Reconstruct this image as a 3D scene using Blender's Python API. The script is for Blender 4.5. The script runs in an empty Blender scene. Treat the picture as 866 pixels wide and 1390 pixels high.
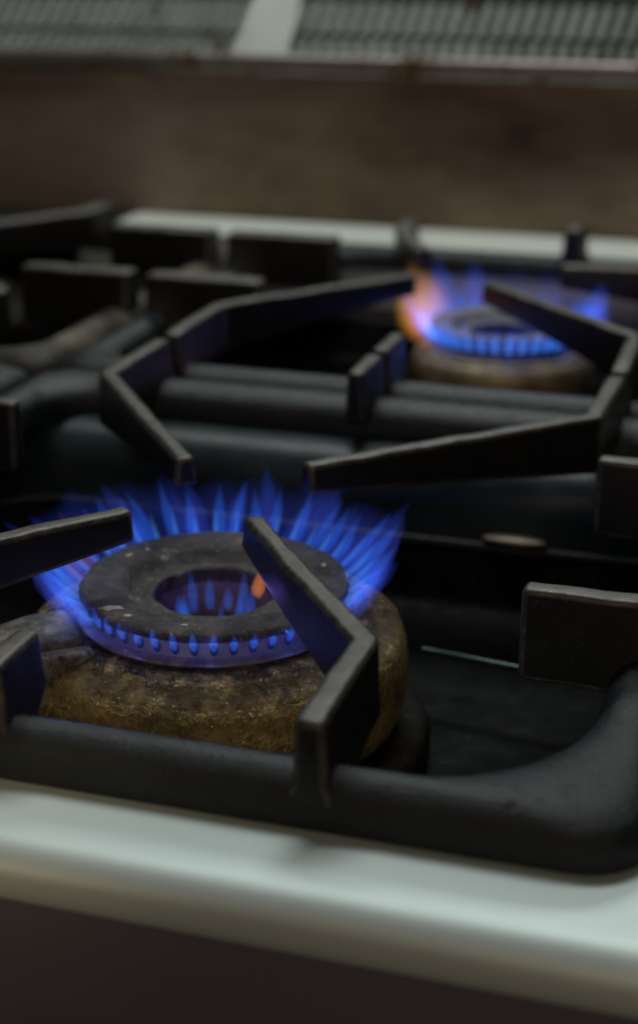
import bpy, bmesh, math, random
from mathutils import Vector, Matrix, noise
random.seed(7)
S = bpy.context.scene
C = S.collection
R = math.radians

# ---------------------------------------------------------------- materials
def nt(name):
    m = bpy.data.materials.new(name); m.use_nodes = True
    n = m.node_tree.nodes; l = m.node_tree.links
    for x in list(n): n.remove(x)
    out = n.new('ShaderNodeOutputMaterial')
    return m, n, l, out

def ramp(n, l, src, stops, interp='LINEAR'):
    r = n.new('ShaderNodeValToRGB'); r.color_ramp.interpolation = interp
    els = r.color_ramp.elements
    while len(els) < len(stops): els.new(.5)
    for e, (p, c) in zip(els, stops):
        e.position = p; e.color = (c[0], c[1], c[2], 1) if not isinstance(c, (int, float)) else (c, c, c, 1)
    l.new(src, r.inputs[0]); return r.outputs[0]

def noise_n(n, l, co, scale, detail=6, rough=.6, dist=0):
    t = n.new('ShaderNodeTexNoise'); t.inputs['Scale'].default_value = scale
    t.inputs['Detail'].default_value = detail; t.inputs['Roughness'].default_value = rough
    t.inputs['Distortion'].default_value = dist
    l.new(co, t.inputs['Vector']); return t.outputs['Fac']

def mixc(n, l, fac, a, b):
    m = n.new('ShaderNodeMix'); m.data_type = 'RGBA'
    if isinstance(fac, (int, float)): m.inputs[0].default_value = fac
    else: l.new(fac, m.inputs[0])
    for i, v in ((6, a), (7, b)):
        if isinstance(v, tuple): m.inputs[i].default_value = (*v, 1)
        else: l.new(v, m.inputs[i])
    return m.outputs[2]

def coords(n, l, scale=None):
    t = n.new('ShaderNodeTexCoord')
    if scale is None: return t.outputs['Object']
    mp = n.new('ShaderNodeMapping'); mp.inputs['Scale'].default_value = scale
    l.new(t.outputs['Object'], mp.inputs[0]); return mp.outputs[0]

def mat(name, stops, nscale, metallic, rough, bump=.3, bscale=900, bdist=.0006,
        speck=None, stretch=None, crust=None, tops=None, spec=.5, low=None):
    m, n, l, out = nt(name)
    b = n.new('ShaderNodeBsdfPrincipled'); l.new(b.outputs[0], out.inputs[0])
    co = coords(n, l, stretch)
    co0 = coords(n, l)
    col = ramp(n, l, noise_n(n, l, co, nscale, 8, .65), stops)
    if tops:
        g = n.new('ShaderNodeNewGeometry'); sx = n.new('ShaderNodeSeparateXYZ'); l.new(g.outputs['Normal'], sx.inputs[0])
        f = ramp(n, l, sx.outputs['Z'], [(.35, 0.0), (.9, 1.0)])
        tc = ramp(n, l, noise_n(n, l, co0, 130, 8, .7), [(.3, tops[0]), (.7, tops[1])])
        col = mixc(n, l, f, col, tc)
    if low:        # gold wear plus a warm reflection painted in towards the lower part of the casting
        sp = n.new('ShaderNodeSeparateXYZ'); l.new(co0, sp.inputs[0])
        mr = n.new('ShaderNodeMapRange'); mr.inputs[1].default_value = low[0]; mr.inputs[2].default_value = low[1]
        mr.inputs[3].default_value = 1; mr.inputs[4].default_value = 0; l.new(sp.outputs['Z'], mr.inputs[0])
        nz = ramp(n, l, noise_n(n, l, co0, 70, 14, .88), [(.38, 0.05), (.54, 1.0)])
        mu = n.new('ShaderNodeMath'); mu.operation = 'MULTIPLY'; l.new(mr.outputs[0], mu.inputs[0]); l.new(nz, mu.inputs[1])
        col = mixc(n, l, mu.outputs[0], col, low[2])
    rf = ramp(n, l, noise_n(n, l, co, nscale*1.7, 6, .6), [(.3, rough[0]), (.7, rough[1])])
    for cr in (crust or []):      # (threshold, colour, scale)
        f = ramp(n, l, noise_n(n, l, co0, cr[2], 9, .75), [(cr[0], 0.0), (cr[0]+.03, 1.0)])
        col = mixc(n, l, f, col, cr[1])
        rf = mixc(n, l, f, rf, (.85, .85, .85))
    if speck:
        v = n.new('ShaderNodeTexVoronoi'); v.inputs['Scale'].default_value = speck[0]
        l.new(co0, v.inputs['Vector'])
        f1 = ramp(n, l, v.outputs['Distance'], [(.0, 1.0), (speck[1], 0.0)])
        f2 = ramp(n, l, noise_n(n, l, co0, speck[0]*.35, 3), [(.5, 0.0), (.62, 1.0)])
        mm = n.new('ShaderNodeMath'); mm.operation = 'MULTIPLY'; l.new(f1, mm.inputs[0]); l.new(f2, mm.inputs[1])
        col = mixc(n, l, mm.outputs[0], col, speck[2])
    l.new(col, b.inputs['Base Color']); l.new(rf, b.inputs['Roughness'])
    b.inputs['Metallic'].default_value = metallic
    b.inputs['Specular IOR Level'].default_value = spec
    if bump:
        bp = n.new('ShaderNodeBump'); bp.inputs['Strength'].default_value = bump; bp.inputs['Distance'].default_value = bdist
        l.new(noise_n(n, l, co, bscale, 6, .65), bp.inputs['Height']); l.new(bp.outputs[0], b.inputs['Normal'])
    return m

M = {}
M['steel'] = mat('satin_steel', [(.3, (.58, .68, .67)), (.7, (.68, .78, .77))], 22, .2, (.40, .52), .1, 700, .0002, stretch=(.12, 1, 1),
                 speck=(260, .12, (.2, .19, .17)), crust=[(.70, (.50, .57, .55), 40)])
M['pale'] = mat('pale_rear_steel', [(.3, (.80, .86, .76)), (.7, (.90, .94, .85))], 14, .0, (.4, .55), .1, 500, .0002, stretch=(.3, 1, 1), crust=[(.68, (.45, .36, .27), 25)])
M['front'] = mat('front_panel_steel', [(.3, (.12, .118, .15)), (.7, (.17, .165, .20))], 12, .1, (.45, .55), .1, 400, .0002, stretch=(.2, 1, 1))
M['splash'] = mat('smoked_steel', [(.32, (.055, .030, .016)), (.48, (.20, .135, .092)), (.68, (.42, .325, .255))], 3.6, .35, (.36, .56), .15, 120, .0005,
                  stretch=(.7, 1, 1.6), crust=[(.68, (.10, .062, .036), 14)])
M['lip'] = mat('lip_steel', [(.3, (.24, .19, .165)), (.7, (.44, .40, .37))], 18, .6, (.30, .5), .15, 200, .0005, crust=[(.57, (.17, .09, .04), 24)])
M['vent'] = mat('vent_steel', [(.3, (.24, .28, .25)), (.7, (.42, .46, .41))], 30, .2, (.4, .6), .2, 300, .0004, crust=[(.60, (.18, .11, .055), 25)])
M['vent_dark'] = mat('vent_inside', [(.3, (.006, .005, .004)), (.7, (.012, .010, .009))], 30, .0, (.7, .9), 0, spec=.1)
M['plate'] = mat('pale_plate', [(.3, (.46, .49, .43)), (.7, (.60, .62, .55))], 20, .1, (.35, .5), .1)
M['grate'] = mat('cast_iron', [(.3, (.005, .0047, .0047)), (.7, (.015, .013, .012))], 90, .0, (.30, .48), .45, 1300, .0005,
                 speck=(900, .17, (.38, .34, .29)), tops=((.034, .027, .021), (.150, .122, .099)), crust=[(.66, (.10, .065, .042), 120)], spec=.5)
M['edge'] = mat('worn_edge', [(.3, (.018, .015, .013)), (.62, (.10, .083, .068)), (.75, (.26, .22, .185))], 190, .2, (.24, .42), .5, 1100, .0004, spec=.6)
M['frame'] = mat('enamelled_iron', [(.3, (.004, .0065, .0075)), (.7, (.012, .018, .020))], 70, .0, (.24, .40), .8, 700, .0007,
                 speck=(700, .1, (.14, .13, .12)), crust=[(.59, (.030, .024, .019), 60)], spec=.42)
M['cross'] = mat('teal_enamel', [(.3, (.012, .022, .025)), (.7, (.030, .047, .051))], 40, .0, (.30, .45), .4, 500, .0005, crust=[(.62, (.045, .038, .03), 40)], spec=.4)
M['frame_rust'] = mat('rusty_iron', [(.3, (.014, .012, .010)), (.5, (.055, .044, .033)), (.66, (.24, .19, .135))], 26, .0, (.4, .6), .6, 700, .0007, spec=.2)
M['tray'] = mat('black_enamel', [(.3, (.0010, .0010, .0013)), (.65, (.0025, .0022, .0022)), (.85, (.016, .012, .008))], 60, 0, (.22, .5), .6, 200, .0009,
                crust=[(.64, (.020, .015, .010), 70)], spec=.025, speck=(260, .14, (.14, .12, .10)))
M['rim'] = mat('tray_rim', [(.3, (.008, .009, .010)), (.62, (.016, .018, .018)), (.75, (.16, .13, .10))], 22, .1, (.25, .45), .3, 300, .0005, spec=.2)
M['teal'] = mat('blued_tube', [(.3, (.02, .038, .042)), (.7, (.055, .085, .09))], 60, .5, (.25, .4), .3, 300, .0004)
M['cap'] = mat('scorched_cap', [(.25, (.018, .015, .016)), (.45, (.038, .033, .035)), (.58, (.085, .070, .066)), (.75, (.18, .155, .14))], 110, .25, (.28, .50), 1, 600, .0012,
               crust=[(.58, (.12, .092, .080), 140), (.625, (.66, .63, .58), 75)], speck=(520, .24, (.62, .57, .52)))
M['cap_grey'] = mat('grey_cap', [(.3, (.07, .062, .058)), (.7, (.18, .165, .15))], 110, .2, (.35, .55), .6, 600, .0008)
M['chip'] = mat('pale_crust', [(.3, (.35, .33, .30)), (.7, (.68, .65, .60))], 300, .0, (.6, .8), 1, 900, .0008)
M['head'] = mat('port_ring', [(.3, (.10, .085, .09)), (.7, (.26, .22, .22))], 150, .5, (.35, .55), .5, 900, .0004, crust=[(.60, (.34, .22, .13), 120)])
M['hole'] = mat('port_hole', [(.3, (.002, .002, .003)), (.7, (.004, .004, .005))], 50, 0, (.8, .9), 0)
M['body'] = mat('burner_casting', [(.3, (.010, .009, .008)), (.48, (.030, .023, .016)), (.60, (.17, .12, .055)), (.76, (.58, .43, .19))], 170, .65, (.20, .36), 1, 600, .0020,
                crust=[(.66, (.008, .007, .006), 45)], low=(-.006, .027, (1, .68, .25)), speck=(600, .36, (1, .85, .48)))
M['base'] = mat('burner_foot', [(.3, (.004, .003, .0025)), (.58, (.014, .009, .006)), (.72, (.13, .085, .04))], 120, .15, (.4, .6), 1, 400, .0012, spec=.1)
M['brass'] = mat('pale_casting', [(.3, (.18, .135, .075)), (.7, (.50, .40, .24))], 60, .35, (.35, .55), .5, 400, .0006)
M['glint'] = mat('painted_glint_metal', [(.3, (.09, .072, .05)), (.7, (.20, .165, .115))], 60, .4, (.35, .5), .4, 400, .0006)  # pale gold of a reflection, put into the colour
M['lug'] = mat('ash_grey_casting', [(.25, (.025, .021, .017)), (.45, (.11, .095, .073)), (.7, (.36, .315, .24))], 130, .15, (.42, .62), 1, 700, .0014,
               crust=[(.59, (.02, .017, .014), 110)], speck=(700, .2, (.6, .55, .45)))
M['crumb'] = mat('crumb', [(.3, (.5, .3, .08)), (.7, (.7, .45, .15))], 300, 0, (.6, .8), .3)

def vol(name, col, strength):
    m, n, l, out = nt(name)
    e = n.new('ShaderNodeEmission'); e.inputs[0].default_value = (*col, 1); e.inputs[1].default_value = strength
    l.new(e.outputs[0], out.inputs['Volume']); return m
M['flame'] = vol('blue_flame', (.022, .130, .80), 54)
M['flame_port'] = vol('port_flame', (.035, .15, 1), 110)
M['flame_core'] = vol('flame_core', (.13, .42, 1), 60)
M['flame_dim'] = vol('violet_flame', (.040, .095, .76), 15)
M['flame_haze'] = vol('flame_haze', (.055, .085, .66), 12)
M['flame_orange'] = vol('orange_flame', (1, .42, .05), 9)
M['flame_orange_s'] = vol('small_orange_flame', (1, .30, .07), 62)
M['flame_red'] = vol('red_flame', (1, .26, .12), 10)

# ---------------------------------------------------------------- helpers
def obj(name, bm, m, parent=None, smooth=None, bevel=None, segs=3, edge=False):
    bmesh.ops.recalc_face_normals(bm, faces=bm.faces)
    me = bpy.data.meshes.new(name); bm.to_mesh(me); bm.free()
    for x in (m if isinstance(m, list) else [m]): me.materials.append(x)
    o = bpy.data.objects.new(name, me); C.objects.link(o)
    if parent: o.parent = parent
    if smooth:
        for p in me.polygons: p.use_smooth = True
        try: me.set_sharp_from_angle(angle=R(smooth))
        except Exception: pass
    if bevel:
        b = o.modifiers.new('bevel', 'BEVEL'); b.width = bevel; b.segments = segs; b.limit_method = 'ANGLE'; b.angle_limit = R(35)
        for p in me.polygons: p.use_smooth = True
        b.harden_normals = False
        if edge: b.material = 1
    return o

def thing(name, label, cat, loc=(0, 0, 0), group=None):
    o = bpy.data.objects.new(name, None); C.objects.link(o)
    o.location = loc; o['label'] = label; o['category'] = cat; o.empty_display_size = .02
    if group: o['group'] = group
    return o

def copy_tree(root, loc, label, group=None, scale=None):
    r = root.copy(); C.objects.link(r); r.location = loc; r['label'] = label
    if group: r['group'] = group
    if scale: r.scale = scale
    for ch in list(root.children):
        c = ch.copy(); C.objects.link(c); c.parent = r
        for g in list(ch.children):
            d = g.copy(); C.objects.link(d); d.parent = c
    return r

def box(bm, x0, x1, y0, y1, z0, z1):
    v = [bm.verts.new((x, y, z)) for z in (z0, z1) for (x, y) in ((x0, y0), (x1, y0), (x1, y1), (x0, y1))]
    for f in ((0, 3, 2, 1), (4, 5, 6, 7), (0, 1, 5, 4), (1, 2, 6, 5), (2, 3, 7, 6), (3, 0, 4, 7)):
        bm.faces.new([v[i] for i in f])

def blade(path, hw):
    """vertical rib along a polyline; path = (x, y, top z, bottom z); foot flares where it joins the frame"""
    Q = [path[0]]; dist = [0]
    for a, b in zip(path, path[1:]):
        L = math.hypot(b[0]-a[0], b[1]-a[1]); k = max(1, int(L/.006))
        for i in range(1, k+1):
            Q.append(tuple(a[j]+(b[j]-a[j])*i/k for j in range(4))); dist.append(dist[-1]+L/k)
    bm = bmesh.new(); P = [Vector((p[0], p[1])) for p in Q]; rows = []
    tot = dist[-1]
    for i, p in enumerate(P):
        d1 = (P[i]-P[i-1]).normalized() if i else (P[1]-P[0]).normalized()
        d2 = (P[i+1]-P[i]).normalized() if i < len(P)-1 else d1
        d = (d1+d2).normalized(); n = Vector((-d.y, d.x)); k = hw/max(.5, n.dot(Vector((-d1.y, d1.x))))
        t, b = Q[i][2], Q[i][3]
        q = Vector((p.x, p.y, 0))*70
        t += .0006*noise.noise(q); e = (1+.10*noise.noise(q+Vector((3, 7, 1))))*(1.04-.14*dist[i]/tot)
        root = math.exp(-(dist[i]/.018)**2)
        f = k*(1.22+1.25*root); mid = k*(1.08+.16*root)
        zm = b+(t-b)*.38
        row = [(1, k*e, t), (-1, k*e, t), (-1, mid, zm), (-1, f, b), (1, f, b), (1, mid, zm)]
        rows.append([bm.verts.new((p.x+n.x*s*w, p.y+n.y*s*w, z)) for (s, w, z) in row])
    for a, b in zip(rows, rows[1:]):
        for j in range(6): bm.faces.new((a[j], a[(j+1) % 6], b[(j+1) % 6], b[j]))
    bm.faces.new(rows[0]); bm.faces.new(rows[-1])
    return bm

def rrect(x0, x1, y0, y1, r, n=8, r2=None):
    pts = []
    r2 = r2 or r
    for cx, cy, a0, q in ((x1-r, y0+r, -90, r), (x1-r2, y1-r2, 0, r2), (x0+r2, y1-r2, 90, r2), (x0+r, y0+r, 180, r)):
        for i in range(n+1):
            a = R(a0+90*i/n); pts.append((cx+q*math.cos(a), cy+q*math.sin(a)))
    return pts

def ring_prism(outer, inner, z0, z1):
    """frame bar with a softly crowned top"""
    bm = bmesh.new(); n = len(outer)
    mixp = lambda t: [(o[0]*(1-t)+i[0]*t, o[1]*(1-t)+i[1]*t) for o, i in zip(outer, inner)]
    h = z1-z0
    prof = [(0, z0), (0, z0+h*.45), (.10, z0+h*.72), (.28, z0+h*.93), (.5, z1), (.72, z0+h*.93), (.90, z0+h*.72), (1, z0+h*.45), (1, z0)]
    V = [[bm.verts.new((*p, z)) for p in mixp(t)] for (t, z) in prof]
    m = len(V)
    for k in range(m):
        A, B = V[k], V[(k+1) % m]
        for i in range(n): bm.faces.new((A[i], A[(i+1) % n], B[(i+1) % n], B[i]))
    return bm

def lathe(profile, n=96, close=True, jit=0, seed=0):
    bm = bmesh.new(); rings = []
    for (r, z) in profile:
        ring = []
        for i in range(n):
            a = 2*math.pi*i/n; rr = r
            if jit:
                rr += jit*(noise.noise(Vector((math.cos(a)*3+seed, math.sin(a)*3, z*90))) )
            ring.append(bm.verts.new((rr*math.cos(a), rr*math.sin(a), z + (jit*.5*noise.noise(Vector((math.cos(a)*4, math.sin(a)*4+seed, r*80))) if jit else 0))))
        rings.append(ring)
    m = len(rings)
    for k in range(m if close else m-1):
        A, B = rings[k], rings[(k+1) % m]
        for i in range(n): bm.faces.new((A[i], A[(i+1) % n], B[(i+1) % n], B[i]))
    return bm

def tube(bm, pts, rad, n=8, closed=False):
    rings = []
    N = len(pts)
    for i, p in enumerate(pts):
        p = Vector(p)
        if closed: d = Vector(pts[(i+1) % N])-Vector(pts[i-1])
        else: d = Vector(pts[min(i+1, N-1)])-Vector(pts[max(i-1, 0)])
        d.normalize()
        u = d.cross(Vector((0, 0, 1)))
        if u.length < 1e-4: u = Vector((1, 0, 0))
        u.normalize(); v = d.cross(u)
        r = rad[i] if isinstance(rad, list) else rad
        rings.append([bm.verts.new(p+(u*math.cos(2*math.pi*k/n)+v*math.sin(2*math.pi*k/n))*r) for k in range(n)])
    for i in range(N if closed else N-1):
        A, B = rings[i], rings[(i+1) % N]
        for k in range(n): bm.faces.new((A[k], A[(k+1) % n], B[(k+1) % n], B[k]))
    if not closed: bm.faces.new(rings[0]); bm.faces.new(rings[-1])

# ---------------------------------------------------------------- the cooker
X0, X1 = -1.15, .62
YF, YB = -.136, .580          # well opening
DECK = .035
ck = thing('gas_range', 'large steel gas cooker with pale front edge, smoke-stained splashback and slotted flue vent', 'cooker', (0, 0, 0))
bm = bmesh.new()
prof = [(YF, -.032), (YF, DECK-.003), (YF-.001, DECK-.001), (YF-.003, DECK)]
prof += [(-.150, DECK), (-.162, DECK-.0001), (-.174, DECK-.0003)]
for (dy, dz) in ((.004, .0006), (.0075, .0018), (.0100, .0034), (.0120, .0055), (.0132, .0080), (.0138, .0105), (.0140, .0130)):
    prof.append((-.174-dy, DECK-dz))
prof += [(-.1872, DECK-.015)]
xs = [X0+(X1-X0)*i/40 for i in range(41)]
rows = [[bm.verts.new((x, y, z)) for (y, z) in prof] for x in xs]
for a, b in zip(rows, rows[1:]):
    for j in range(len(prof)-1): bm.faces.new((a[j], a[j+1], b[j+1], b[j]))
obj('front_rail', bm, M['steel'], ck, smooth=50)
bm = bmesh.new(); box(bm, X0, X1, -.1858, -.176, -.5, DECK-.0138)
obj('front_panel', bm, M['front'], ck, bevel=.002)
bm = bmesh.new(); box(bm, -.335, X1, YB+.006, .699, .0, DECK+.006)
obj('rear_rim', bm, M['pale'], ck, bevel=.005, segs=4)
bm = bmesh.new(); box(bm, X0, -.3355, YB+.006, .699, .0, DECK+.004)
obj('rear_filler', bm, M['frame'], ck, bevel=.004, segs=4)
bm = bmesh.new(); box(bm, X0, X1, YF+.001, YB+.005, -.06, -.034)
obj('well_floor', bm, M['tray'], ck)
bm = bmesh.new(); box(bm, X0, X1, .168, .264, -.033, .0345)
obj('cross_member', bm, M['cross'], ck, bevel=.022, segs=8)
bm = bmesh.new(); box(bm, X0, X1, .700, .712, DECK-.03, .152)
obj('splashback', bm, M['splash'], ck, bevel=.002)
bm = bmesh.new(); box(bm, X0, X1, .694, .708, .1525, .1685)
obj('splashback_lip', bm, M['lip'], ck, bevel=.004, segs=4)
# louvred vent face, leaning back
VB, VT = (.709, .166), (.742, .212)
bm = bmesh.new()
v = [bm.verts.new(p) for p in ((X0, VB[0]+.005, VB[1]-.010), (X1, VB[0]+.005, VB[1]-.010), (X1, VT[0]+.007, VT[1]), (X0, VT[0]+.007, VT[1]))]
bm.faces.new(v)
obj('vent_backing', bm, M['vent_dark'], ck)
bm = bmesh.new()
pitch = .0112; x = X0+.01
while x < X1-.04:
    w = .0025; sk = .010
    v = []
    for ((yb, zb), dx) in ((VB, 0), (VT, sk)):
        v.append([bm.verts.new((x+dx-w, yb, zb)), bm.verts.new((x+dx+w, yb+.001, zb)), bm.verts.new((x+dx+w, yb+.0035, zb-.001)), bm.verts.new((x+dx-w, yb+.0035, zb-.001))])
    a, b = v
    for j in range(4): bm.faces.new((a[j], a[(j+1) % 4], b[(j+1) % 4], b[j]))
    bm.faces.new(a); bm.faces.new(b)
    x += pitch
obj('vent_grille', bm, M['vent'], ck)
for s in (.03, .36, .92):
    yb, zb = VB[0]+(VT[0]-VB[0])*s, VB[1]+(VT[1]-VB[1])*s
    bm = bmesh.new()
    box(bm, X0, X1, yb-.0022, yb+.0010, zb-.0009, zb+.0011)
    obj('grille_rail', bm, M['vent'], ck)
bm = bmesh.new()
v = [bm.verts.new(p) for p in ((-.252, VB[0]-.004, VB[1]+.002), (-.206, VB[0]-.004, VB[1]+.002), (-.206, VT[0]-.004, VT[1]), (-.242, VT[0]-.004, VT[1]))]
f = bm.faces.new(v); ex = bmesh.ops.extrude_face_region(bm, geom=[f])
for q in ex['geom']:
    if isinstance(q, bmesh.types.BMVert): q.co.y += .002
obj('vent_plate', bm, M['plate'], ck)
bm = bmesh.new(); box(bm, X0, X1, VT[0]-.003, VT[0]+.06, VT[1], VT[1]+.004)
obj('vent_top', bm, M['lip'], ck, bevel=.001)

# ---------------------------------------------------------------- drip trays
def tray_mesh():
    bm = bmesh.new(); n = None
    loops = []
    for (ins, z, r) in ((0, -.004, .03), (.004, -.006, .028), (.010, -.024, .026), (.020, -.030, .02), (.05, -.0315, .02)):
        L = rrect(-.172+ins, .172-ins, -.131+ins, .164-ins, r, 8)
        loops.append([bm.verts.new((*p, z)) for p in L])
    for a, b in zip(loops, loops[1:]):
        k = len(a)
        for i in range(k): bm.faces.new((a[i], a[(i+1) % k], b[(i+1) % k], b[i]))
    bm.faces.new(loops[-1])
    return bm
def tray_rim_mesh():
    bm = bmesh.new()
    tube(bm, [(*p, -.003) for p in rrect(-.172, .172, -.131, .164, .03, 8)], .0030, 8, True)
    return bm
tr = thing('drip_tray', 'black enamel drip tray with a painted pale glint on its rim, under the large front burner', 'tray', (0, 0, 0), 'drip trays under the burners')
obj('pan', tray_mesh(), M['tray'], tr, smooth=60); obj('rolled_rim', tray_rim_mesh(), M['rim'], tr, smooth=60)
copy_tree(tr, (0, .400, 0), 'black enamel drip tray under the small lit back burner')
copy_tree(tr, (-.36, 0, 0), 'black enamel drip tray at the left edge, in the front row')
copy_tree(tr, (-.36, .400, 0), 'black enamel drip tray under the unlit burner at the back left')
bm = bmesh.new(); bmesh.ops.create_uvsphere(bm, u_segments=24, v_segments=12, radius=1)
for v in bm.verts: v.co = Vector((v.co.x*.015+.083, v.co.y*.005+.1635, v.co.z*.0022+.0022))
obj('painted_rim_glint', bm, M['glint'], tr, smooth=60)  # flat disc added in place of a golden reflection on the rim
bm = bmesh.new(); tube(bm, [(.064+.0046*i, .0690-.0006*i, -.013) for i in range(21)], .0014, 10)
o = obj('pilot_tube', bm, M['teal'], smooth=60); o['label'] = 'thin straight blue-grey pilot tube lying right of the large front burner'; o['category'] = 'tube'

# ---------------------------------------------------------------- grates
ZT = .070
def build_grate(name, label, loc, sy, fm=None, left=False):
    g = thing(name, label, 'grate', loc, 'cast iron pan grates')
    y0, y1 = (-.1530, .220) if sy > 0 else (-.220, .1385)
    ow = .178
    if sy > 0:
        outer = rrect(-ow, ow, y0, y1, .020, 10, .012)
        inner = rrect(-ow+.022, ow-.024, y0+.018, y1-.027, .062, 10, .028)
    else:
        outer = rrect(-ow, ow, y0, y1, .012, 10, .020)
        inner = rrect(-ow+.022, ow-.022, y0+.024, y1-.019, .028, 10, .062)
    obj('grate_frame', ring_prism(outer, inner, .0354, .0515), fm or M['frame'], g, smooth=60)
    def f(nm, pts, hw=.0042):
        p = [(x, y*sy, t, b) for (x, y, t, b) in pts]
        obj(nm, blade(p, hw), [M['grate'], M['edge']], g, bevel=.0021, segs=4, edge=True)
    if sy > 0:
        f('support_finger', [(.0860, -.1525, ZT-.0015, .037), (.0865, -.142, ZT, .038), (.0865, -.0985, ZT, .044), (.050, -.0520, ZT, .052), (.0195, -.0105, ZT, .058)])
        f('support_finger', [(-.0925, -.1525, ZT-.0015, .037), (-.0925, -.142, ZT, .038), (-.0925, -.0985, ZT, .044), (-.058, -.057, ZT, .052), (-.0265, -.0165, ZT, .058)])
        f('support_stub', [(-.0125, -.1500, ZT, .040), (-.0125, -.138, ZT, .041), (-.0125, -.122, ZT, .052)])
    elif left:
        f('support_finger', [(.0540, -.1370, ZT-.001, .042), (.0540, -.128, ZT, .042), (.0535, -.0985, ZT, .042), (.030, -.0620, ZT, .046), (.0095, -.0305, ZT, .050)], .008)
        f('support_finger', [(-.0925, -.1370, ZT-.001, .042), (-.0925, -.128, ZT, .042), (-.0925, -.0985, ZT, .042), (-.058, -.057, ZT, .046), (-.0265, -.0165, ZT, .050)], .008)
    else:
        f('support_finger', [(.170, -.020, ZT, .042), (.120, -.020, ZT, .046), (.052, -.012, ZT, .056)], .0055)
        f('support_finger', [(-.0760, -.1360, ZT-.001, .042), (-.0740, -.130, ZT, .042), (-.0700, -.1000, ZT, .044), (-.055, -.060, ZT, .052), (-.040, -.035, ZT, .058)], .0060)
        f('support_stub', [(.0430, -.1360, ZT+.003, .042), (.0430, -.128, ZT+.003, .042), (.0430, -.110, ZT+.003, .048)], .0060)
    f('support_finger', [(-.110, .217, ZT-.001, .042), (-.110, .205, ZT, .042), (-.110, .149, ZT, .044), (-.070, .097, ZT, .052), (-.0275, .042, ZT, .058)])
    f('support_finger', [(.1185, .217, ZT-.001, .042), (.1185, .205, ZT, .042), (.1175, .149, ZT, .044), (.067, .098, ZT, .052), (.0195, .050, ZT, .058)])
    f('support_stub', [(.001, .2175, ZT, .042), (.001, .200, ZT, .042), (.001, .182, ZT, .046)])
    hw = .0046 if sy > 0 else .0080
    zz = ZT if sy > 0 else ZT+.002
    for s in (-1, 1):
        ti = .124 if sy > 0 else (.100 if (s < 0 or left) else .124)
        f('support_stub', [(s*.1745, -.044, zz, .040), (s*.155, -.044, zz, .038), (s*ti, -.044, zz, .038)], hw)
        f('support_stub', [(s*.1745, .093, zz, .040), (s*.160, .093, zz, .038), (s*(ti+.004), .093, zz, .038)], hw)
    return g
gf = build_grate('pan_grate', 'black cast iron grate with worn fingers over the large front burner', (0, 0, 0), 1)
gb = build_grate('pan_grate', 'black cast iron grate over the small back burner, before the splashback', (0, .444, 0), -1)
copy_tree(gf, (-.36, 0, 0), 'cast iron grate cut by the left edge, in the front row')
build_grate('pan_grate', 'blurred rusty-framed grate at the back left, over the unlit burner', (-.36, .444, 0), -1, M['frame_rust'], True)

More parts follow.
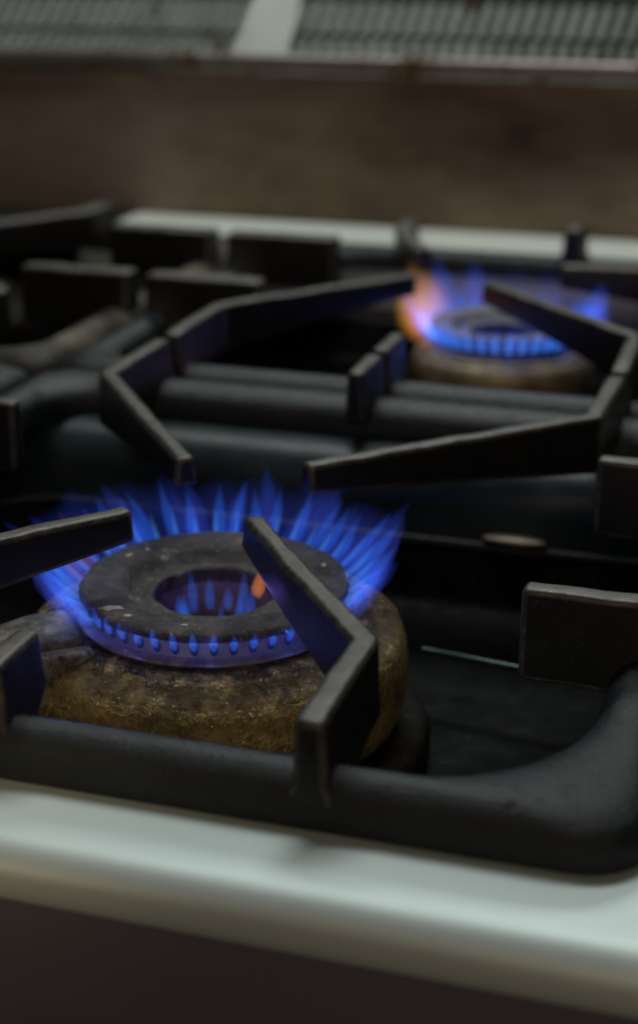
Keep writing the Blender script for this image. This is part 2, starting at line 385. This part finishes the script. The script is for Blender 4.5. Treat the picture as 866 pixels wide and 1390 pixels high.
# ---------------------------------------------------------------- burners
NP = 44
def build_burner(name, label, loc, body_m, lug=True, cap_m=None, head_m=None, k=1.0):
    b = thing(name, label, 'burner', loc, 'gas burners')
    cap = [(.0222, .0280), (.0224, .0322), (.0230, .0334), (.0242, .0337), (.0256, .0334), (.0268, .0327), (.0295, .0330), (.0318, .0344), (.0340, .0366), (.0360, .0377), (.0420, .0384), (.0475, .0386), (.0495, .0382),
           (.0503, .0372), (.0503, .0358), (.0495, .0350), (.0470, .0348), (.0300, .0285)]
    cp = obj('burner_cap', lathe(cap, 192, True, .0007, 3), cap_m or M['cap'], b, smooth=50)
    if lug:      # flakes of pale crust stuck on the cap
        for (cx, cy, ax, ay, rot) in ((-.0255, -.0365, .0042, .0021, .5), (-.0175, -.0410, .0016, .0010, 0), (.0100, .0420, .0022, .0012, .3), (-.0400, .0120, .0018, .0011, 1.2), (.0050, -.0425, .0013, .0008, .2), (.0350, .0250, .0016, .0009, 2)):
            bm = bmesh.new(); top = []; n_ = 22
            for i in range(n_):
                a = 2*math.pi*i/n_; rr = 1+.38*noise.noise(Vector((math.cos(a)*1.6+cx*900, math.sin(a)*1.6, cy*500)))+.15*math.sin(5*a+cx*3000)
                px, py = ax*rr*math.cos(a), ay*rr*math.sin(a)
                top.append(bm.verts.new((cx+px*math.cos(rot)-py*math.sin(rot), cy+px*math.sin(rot)+py*math.cos(rot), .0386)))
            c = bm.verts.new((cx, cy, .0391))
            for i in range(n_): bm.faces.new((top[i], top[(i+1) % n_], c))
            obj('pale_chip', bm, M['chip'], cp, smooth=80)
    bm = lathe([(.0228, .0100), (.0228, .0279), (.0300, .0280), (.0468, .0345), (.0474, .0343), (.0478, .0285), (.0505, .0278), (.0515, .0268), (.0510, .0255), (.040, .0200), (.030, .0100)], 132, True, .0003, 5)
    for i in range(NP):
        a = 2*math.pi*(i+.5)/NP
        c = Vector((.0481*math.cos(a), .0481*math.sin(a), .0314)); t = Vector((-math.sin(a), math.cos(a), 0)); u = Vector((0, 0, 1))
        v = [bm.verts.new(c+t*.0014*math.cos(q*math.pi/5)+u*.0022*math.sin(q*math.pi/5)) for q in range(10)]
        fc = bm.faces.new(v); fc.material_index = 1
    obj('port_ring', bm, [head_m or M['head'], M['hole']], b, smooth=50)
    P = [(.0300, .012), (.0395, .0225), (.0500, .0260), (.0580, .0258), (.0596, .0250), (.0604, .0236), (.0670, .0222), (.0704, .0196), (.0724, .0150), (.0734, .0090), (.0734, .0010), (.0724, -.0070), (.0700, -.0140), (.0660, -.0180), (.030, -.0180)]
    P = [(.05+(r-.05)*k if r > .05 else r, z) for r, z in P]
    obj('burner_body', lathe(P, 192, True, .0009, 9), body_m, b, smooth=60)
    P = [(.0555, -.0182), (.0760, -.0184), (.0800, -.0200), (.0820, -.0230), (.0825, -.0290), (.0555, -.0290)]
    P = [(.05+(r-.05)*k if r > .06 else r-.006, z) for r, z in P]
    obj('burner_foot', lathe(P, 96, True, .002, 2), M['base'], b, smooth=60)
    bm = lathe([(.0002, .0215), (.008, .0212), (.0115, .0200), (.0130, .0170), (.0130, .0100), (.0002, .0100)], 48, True, .0002, 1)
    obj('inner_jet', bm, M['base'], b, smooth=60)
    bm = bmesh.new()
    bmesh.ops.create_circle(bm, cap_ends=True, segments=32, radius=.0227); bmesh.ops.translate(bm, verts=bm.verts, vec=(0, 0, .0102))
    obj('mixing_floor', bm, M['hole'], b)
    if lug:
        rot = Matrix.Rotation(R(219), 3, 'Z')
        bm = bmesh.new()
        box(bm, .0535, .0840, -.0150, .0145, .0020, .0292)
        bmesh.ops.subdivide_edges(bm, edges=bm.edges, cuts=3, use_grid_fill=True)
        for v in bm.verts:
            v.co.z -= max(0, v.co.x-.070)*.25 if v.co.z > .02 else 0
            v.co += Vector((noise.noise(v.co*110), noise.noise(v.co*110+Vector((5, 1, 2))), noise.noise(v.co*110+Vector((9, 3, 4)))))*.0004
        bmesh.ops.rotate(bm, verts=bm.verts, cent=(0, 0, 0), matrix=rot)
        lg = obj('ignition_lug', bm, M['lug'], b, bevel=.0022, segs=3)
        bm = bmesh.new()
        box(bm, .0520, .0760, .0155, .0225, .0080, .0274)
        bmesh.ops.rotate(bm, verts=bm.verts, cent=(0, 0, 0), matrix=rot)
        obj('lug_clip', bm, M['lug'], lg, bevel=.0014, segs=3)
    return b
b1 = build_burner('gas_burner', 'large lit burner with scorched ring cap and gold-flecked body in the front', (0, 0, 0), M['body'])
BX, BY, BZ, BS = .025, .420, .000, .88
b2 = build_burner('gas_burner', 'small lit burner with brown body at the back right, its flame partly orange', (BX, BY, BZ), M['brass'], False, M['cap_grey'], k=.55)
b2.scale = (BS, BS, 1.05)
b3 = build_burner('gas_burner', 'dark unlit burner at the back left edge behind blurred grates', (-.36, .43, 0), M['base'], False, M['base'], M['base'])
b3.scale = (BS, BS, .9)

# ---------------------------------------------------------------- flames
def tongue(ang, L, r0=.048, z0=.0315, w=.0019, out=.62, up=.80, bend=0, seed=0, tipup=1.4, n=12, blunt=3.2):
    bm = bmesh.new(); pts = []; rad = []
    d = Vector((math.cos(ang), math.sin(ang), 0)); t = Vector((-math.sin(ang), math.cos(ang), 0))
    for i in range(n+1):
        s = i/n
        p = d*(r0+L*out*s**.8) + Vector((0, 0, z0+L*up*s**tipup)) + t*(bend*L*s*s)
        pts.append(p)
        prof = (.45+.55*math.sin(math.pi*min(1, s*.95+.03)))*(1-s**blunt)**.7
        rad.append(max(.00005, w*prof))
    tube(bm, pts, rad, 10)
    return bm
def cam_rear(a): return math.cos(a-R(112))       # +1 at the far side of the burner
def haze(parent, lens, nm, r0=.050, out=.62, up=.80):
    bm = bmesh.new(); n = 96; loops = [[] for _ in range(8)]
    for i in range(n):
        a = 2*math.pi*i/n; L = lens(a)
        L *= .92+.25*noise.noise(Vector((math.cos(a)*6, math.sin(a)*6, 1)))
        prof = [(0, 0), (.35, -.0018), (.7, -.0018), (1, 0), (.7, .0030), (.35, .0030), (.1, .0020), (.02, .0006)]
        for k, (s, o) in enumerate(prof):
            r = r0+L*out*s**.8+o; z = .0325+L*up*s**1.4-o
            loops[k].append(bm.verts.new((r*math.cos(a), r*math.sin(a), z)))
    for k in range(8):
        A, B = loops[k], loops[(k+1) % 8]
        for i in range(n): bm.faces.new((A[i], A[(i+1) % n], B[(i+1) % n], B[i]))
    obj(nm, bm, M['flame_haze'], parent, smooth=80)
def lens_front(a):
    s = cam_rear(a)
    return .0075+.0235*max(0, min(1, (s+.50)/.75))**1.0
ff = thing('gas_flame', 'ring of tall blue flames around the large front burner', 'flame', (0, 0, 0), 'rings of burning gas')
for k in range(NP):
    a = 2*math.pi*(k+.5)/NP
    L0 = lens_front(a)
    if L0 < .0085:
        obj('flame', tongue(a, .0080*random.uniform(.8, 1.3), r0=.0483, w=.0016, out=.34, up=.86, tipup=1.1), M['flame_port'], ff, smooth=60)
        continue
    L = L0*random.uniform(.84, 1.1); ww = .0029*random.uniform(.85, 1.2)*(.66+.34*min(1, L/.02))
    o = obj('flame', tongue(a+random.uniform(-.03, .03), L, w=ww, out=.84, up=.66, bend=random.uniform(-.2, .2)), M['flame'], ff, smooth=60)
    obj('flame_core', tongue(a, L*.66, w=ww*.42, out=.84, up=.66), M['flame_core'], o, smooth=60)
for k in range(0, NP):
    a = 2*math.pi*(k+random.uniform(-.4, .4))/NP
    L0 = lens_front(a)
    if L0 > .012 and k % 4:
        obj('flame', tongue(a, L0*random.uniform(.8, 1.25), w=.0050, out=.90, up=.66, bend=random.uniform(-.3, .3)), M['flame_dim'], ff, smooth=60)
haze(ff, lambda a: lens_front(a)*1.08, 'flame_haze', out=.80, up=.68)
for k in range(12):
    a = 2*math.pi*k/12
    obj('flame', tongue(a, .010+.004*(k % 3), r0=.0125, z0=.0205, w=.0023, out=.12, up=1.0), M['flame'], ff, smooth=60)
obj('orange_flame', tongue(R(44), .0125, r0=.0165, z0=.0280, w=.0030, out=.25, up=1.0), M['flame_orange_s'], ff, smooth=60)
obj('red_flame', tongue(R(172), .030, r0=.050, z0=.031, w=.0040), M['flame_red'], ff, smooth=60)
obj('red_flame', tongue(R(183), .024, r0=.050, z0=.031, w=.0032), M['flame_red'], ff, smooth=60)

fb = thing('gas_flame', 'blurred ring of blue flames around the small back burner, orange at its left', 'flame', (BX, BY, BZ), 'rings of burning gas')
fb.scale = (BS, BS, 1.05)
for k in range(36):
    a = 2*math.pi*(k+.5)/36; L = .022+.004*math.sin(a*2+1)+random.uniform(-.005, .005)
    o = obj('flame', tongue(a, L, w=.0042, out=.60, up=.76, bend=random.uniform(-.2, .2)), M['flame'], fb, smooth=60)
    obj('flame_core', tongue(a, .014, w=.0022, out=.55, up=.76), M['flame_core'], o, smooth=60)
haze(fb, lambda a: .034, 'flame_haze')
for (a, L, mt, w) in ((156, .036, 'flame_orange', .014), (170, .042, 'flame_orange', .017), (186, .036, 'flame_orange', .014), (200, .022, 'flame_red', .009), (145, .040, 'flame_dim', .013), (120, .036, 'flame_dim', .013), (20, .034, 'flame_dim', .012), (350, .034, 'flame_dim', .012)):
    obj('orange_flame' if mt != 'flame_dim' else 'flame', tongue(R(a), L, r0=.054, z0=.030, w=w, out=.40, up=.92), M[mt], fb, smooth=60)

def crumb(loc, label):
    bm = bmesh.new(); bmesh.ops.create_icosphere(bm, subdivisions=2, radius=.003)
    for v in bm.verts: v.co *= 1+.4*noise.noise(v.co*700+Vector(loc)*50); v.co.z *= .6
    o = obj('food_crumb', bm, M['crumb'], smooth=60); o.location = loc
    o['label'] = label; o['category'] = 'crumb'
crumb((.140, .206, .0525), 'yellow crumb on the grate frame near the right edge')

# ---------------------------------------------------------------- lights
def area(name, loc, target, sx, sy, power, col):
    d = bpy.data.lights.new(name, 'AREA'); d.shape = 'RECTANGLE'; d.size = sx; d.size_y = sy; d.energy = power; d.color = col
    o = bpy.data.objects.new(name, d); C.objects.link(o); o.location = loc
    o.rotation_euler = (Vector(target)-Vector(loc)).to_track_quat('-Z', 'Y').to_euler(); return o
area('hood_light', (-.15, .60, 1.45), (0, .32, 0), 1.1, .30, 10.5, (.94, 1, .98))
area('back_light', (-.3, 2.1, 1.5), (0, 0, 0), 1.4, .35, 9, (.88, 1, .98))
area('warm_front_fill', (.5, -1.5, .95), (0, .5, .05), .6, .4, 3.4, (1, .76, .54))  # unseen warm fill from the camera side, added to brighten the splashback
d = bpy.data.lights.new('body_fill_spot', 'SPOT'); d.energy = 7.5; d.color = (1, .78, .48); d.spot_size = R(9); d.spot_blend = .9; d.shadow_soft_size = .03  # unseen warm spot, added to bring glints to the burner body
o = bpy.data.objects.new('body_fill_spot', d); C.objects.link(o); o.location = (-.35, -1.15, .62)
o.rotation_euler = (Vector((.005, -.065, .006))-o.location).to_track_quat('-Z', 'Y').to_euler()
def ptl(name, loc, e, col):
    d = bpy.data.lights.new(name, 'POINT'); d.energy = e; d.color = col; d.shadow_soft_size = 0
    o = bpy.data.objects.new(name, d); C.objects.link(o); o.location = loc
for k in range(10):
    a = 2*math.pi*k/10
    ptl('flame_glow', (.056*math.cos(a), .056*math.sin(a), .036), .0014, (.14, .2, 1))
for k in range(5):
    a = 2*math.pi*k/5
    ptl('flame_glow', (BX+.050*math.cos(a), BY+.050*math.sin(a), .042), .0025, (.15, .22, 1))
ptl('flame_glow', (0, 0, .030), .004, (.3, .2, 1))
ptl('flame_glow', (BX-.060, BY, .050), .004, (1, .35, .08))

w = bpy.data.worlds.new('World'); S.world = w; w.use_nodes = True
w.node_tree.nodes['Background'].inputs[0].default_value = (.75, .72, .68, 1)
w.node_tree.nodes['Background'].inputs[1].default_value = .009

# ---------------------------------------------------------------- camera
cd = bpy.data.cameras.new('camera'); cam = bpy.data.objects.new('camera', cd); C.objects.link(cam); S.camera = cam
cam.location = (.2058, -.5228, .2747)
cam.rotation_euler = (R(90-20.5), 0, R(17.5))
cd.sensor_fit = 'VERTICAL'; cd.sensor_height = 36; cd.sensor_width = 24; cd.lens = 36*2200/1390
cd.clip_start = .01; cd.clip_end = 20
cd.dof.use_dof = True; cd.dof.focus_distance = .545; cd.dof.aperture_fstop = 6.5
S.view_settings.view_transform = 'Standard'; S.view_settings.look = 'None'; S.view_settings.exposure = 0
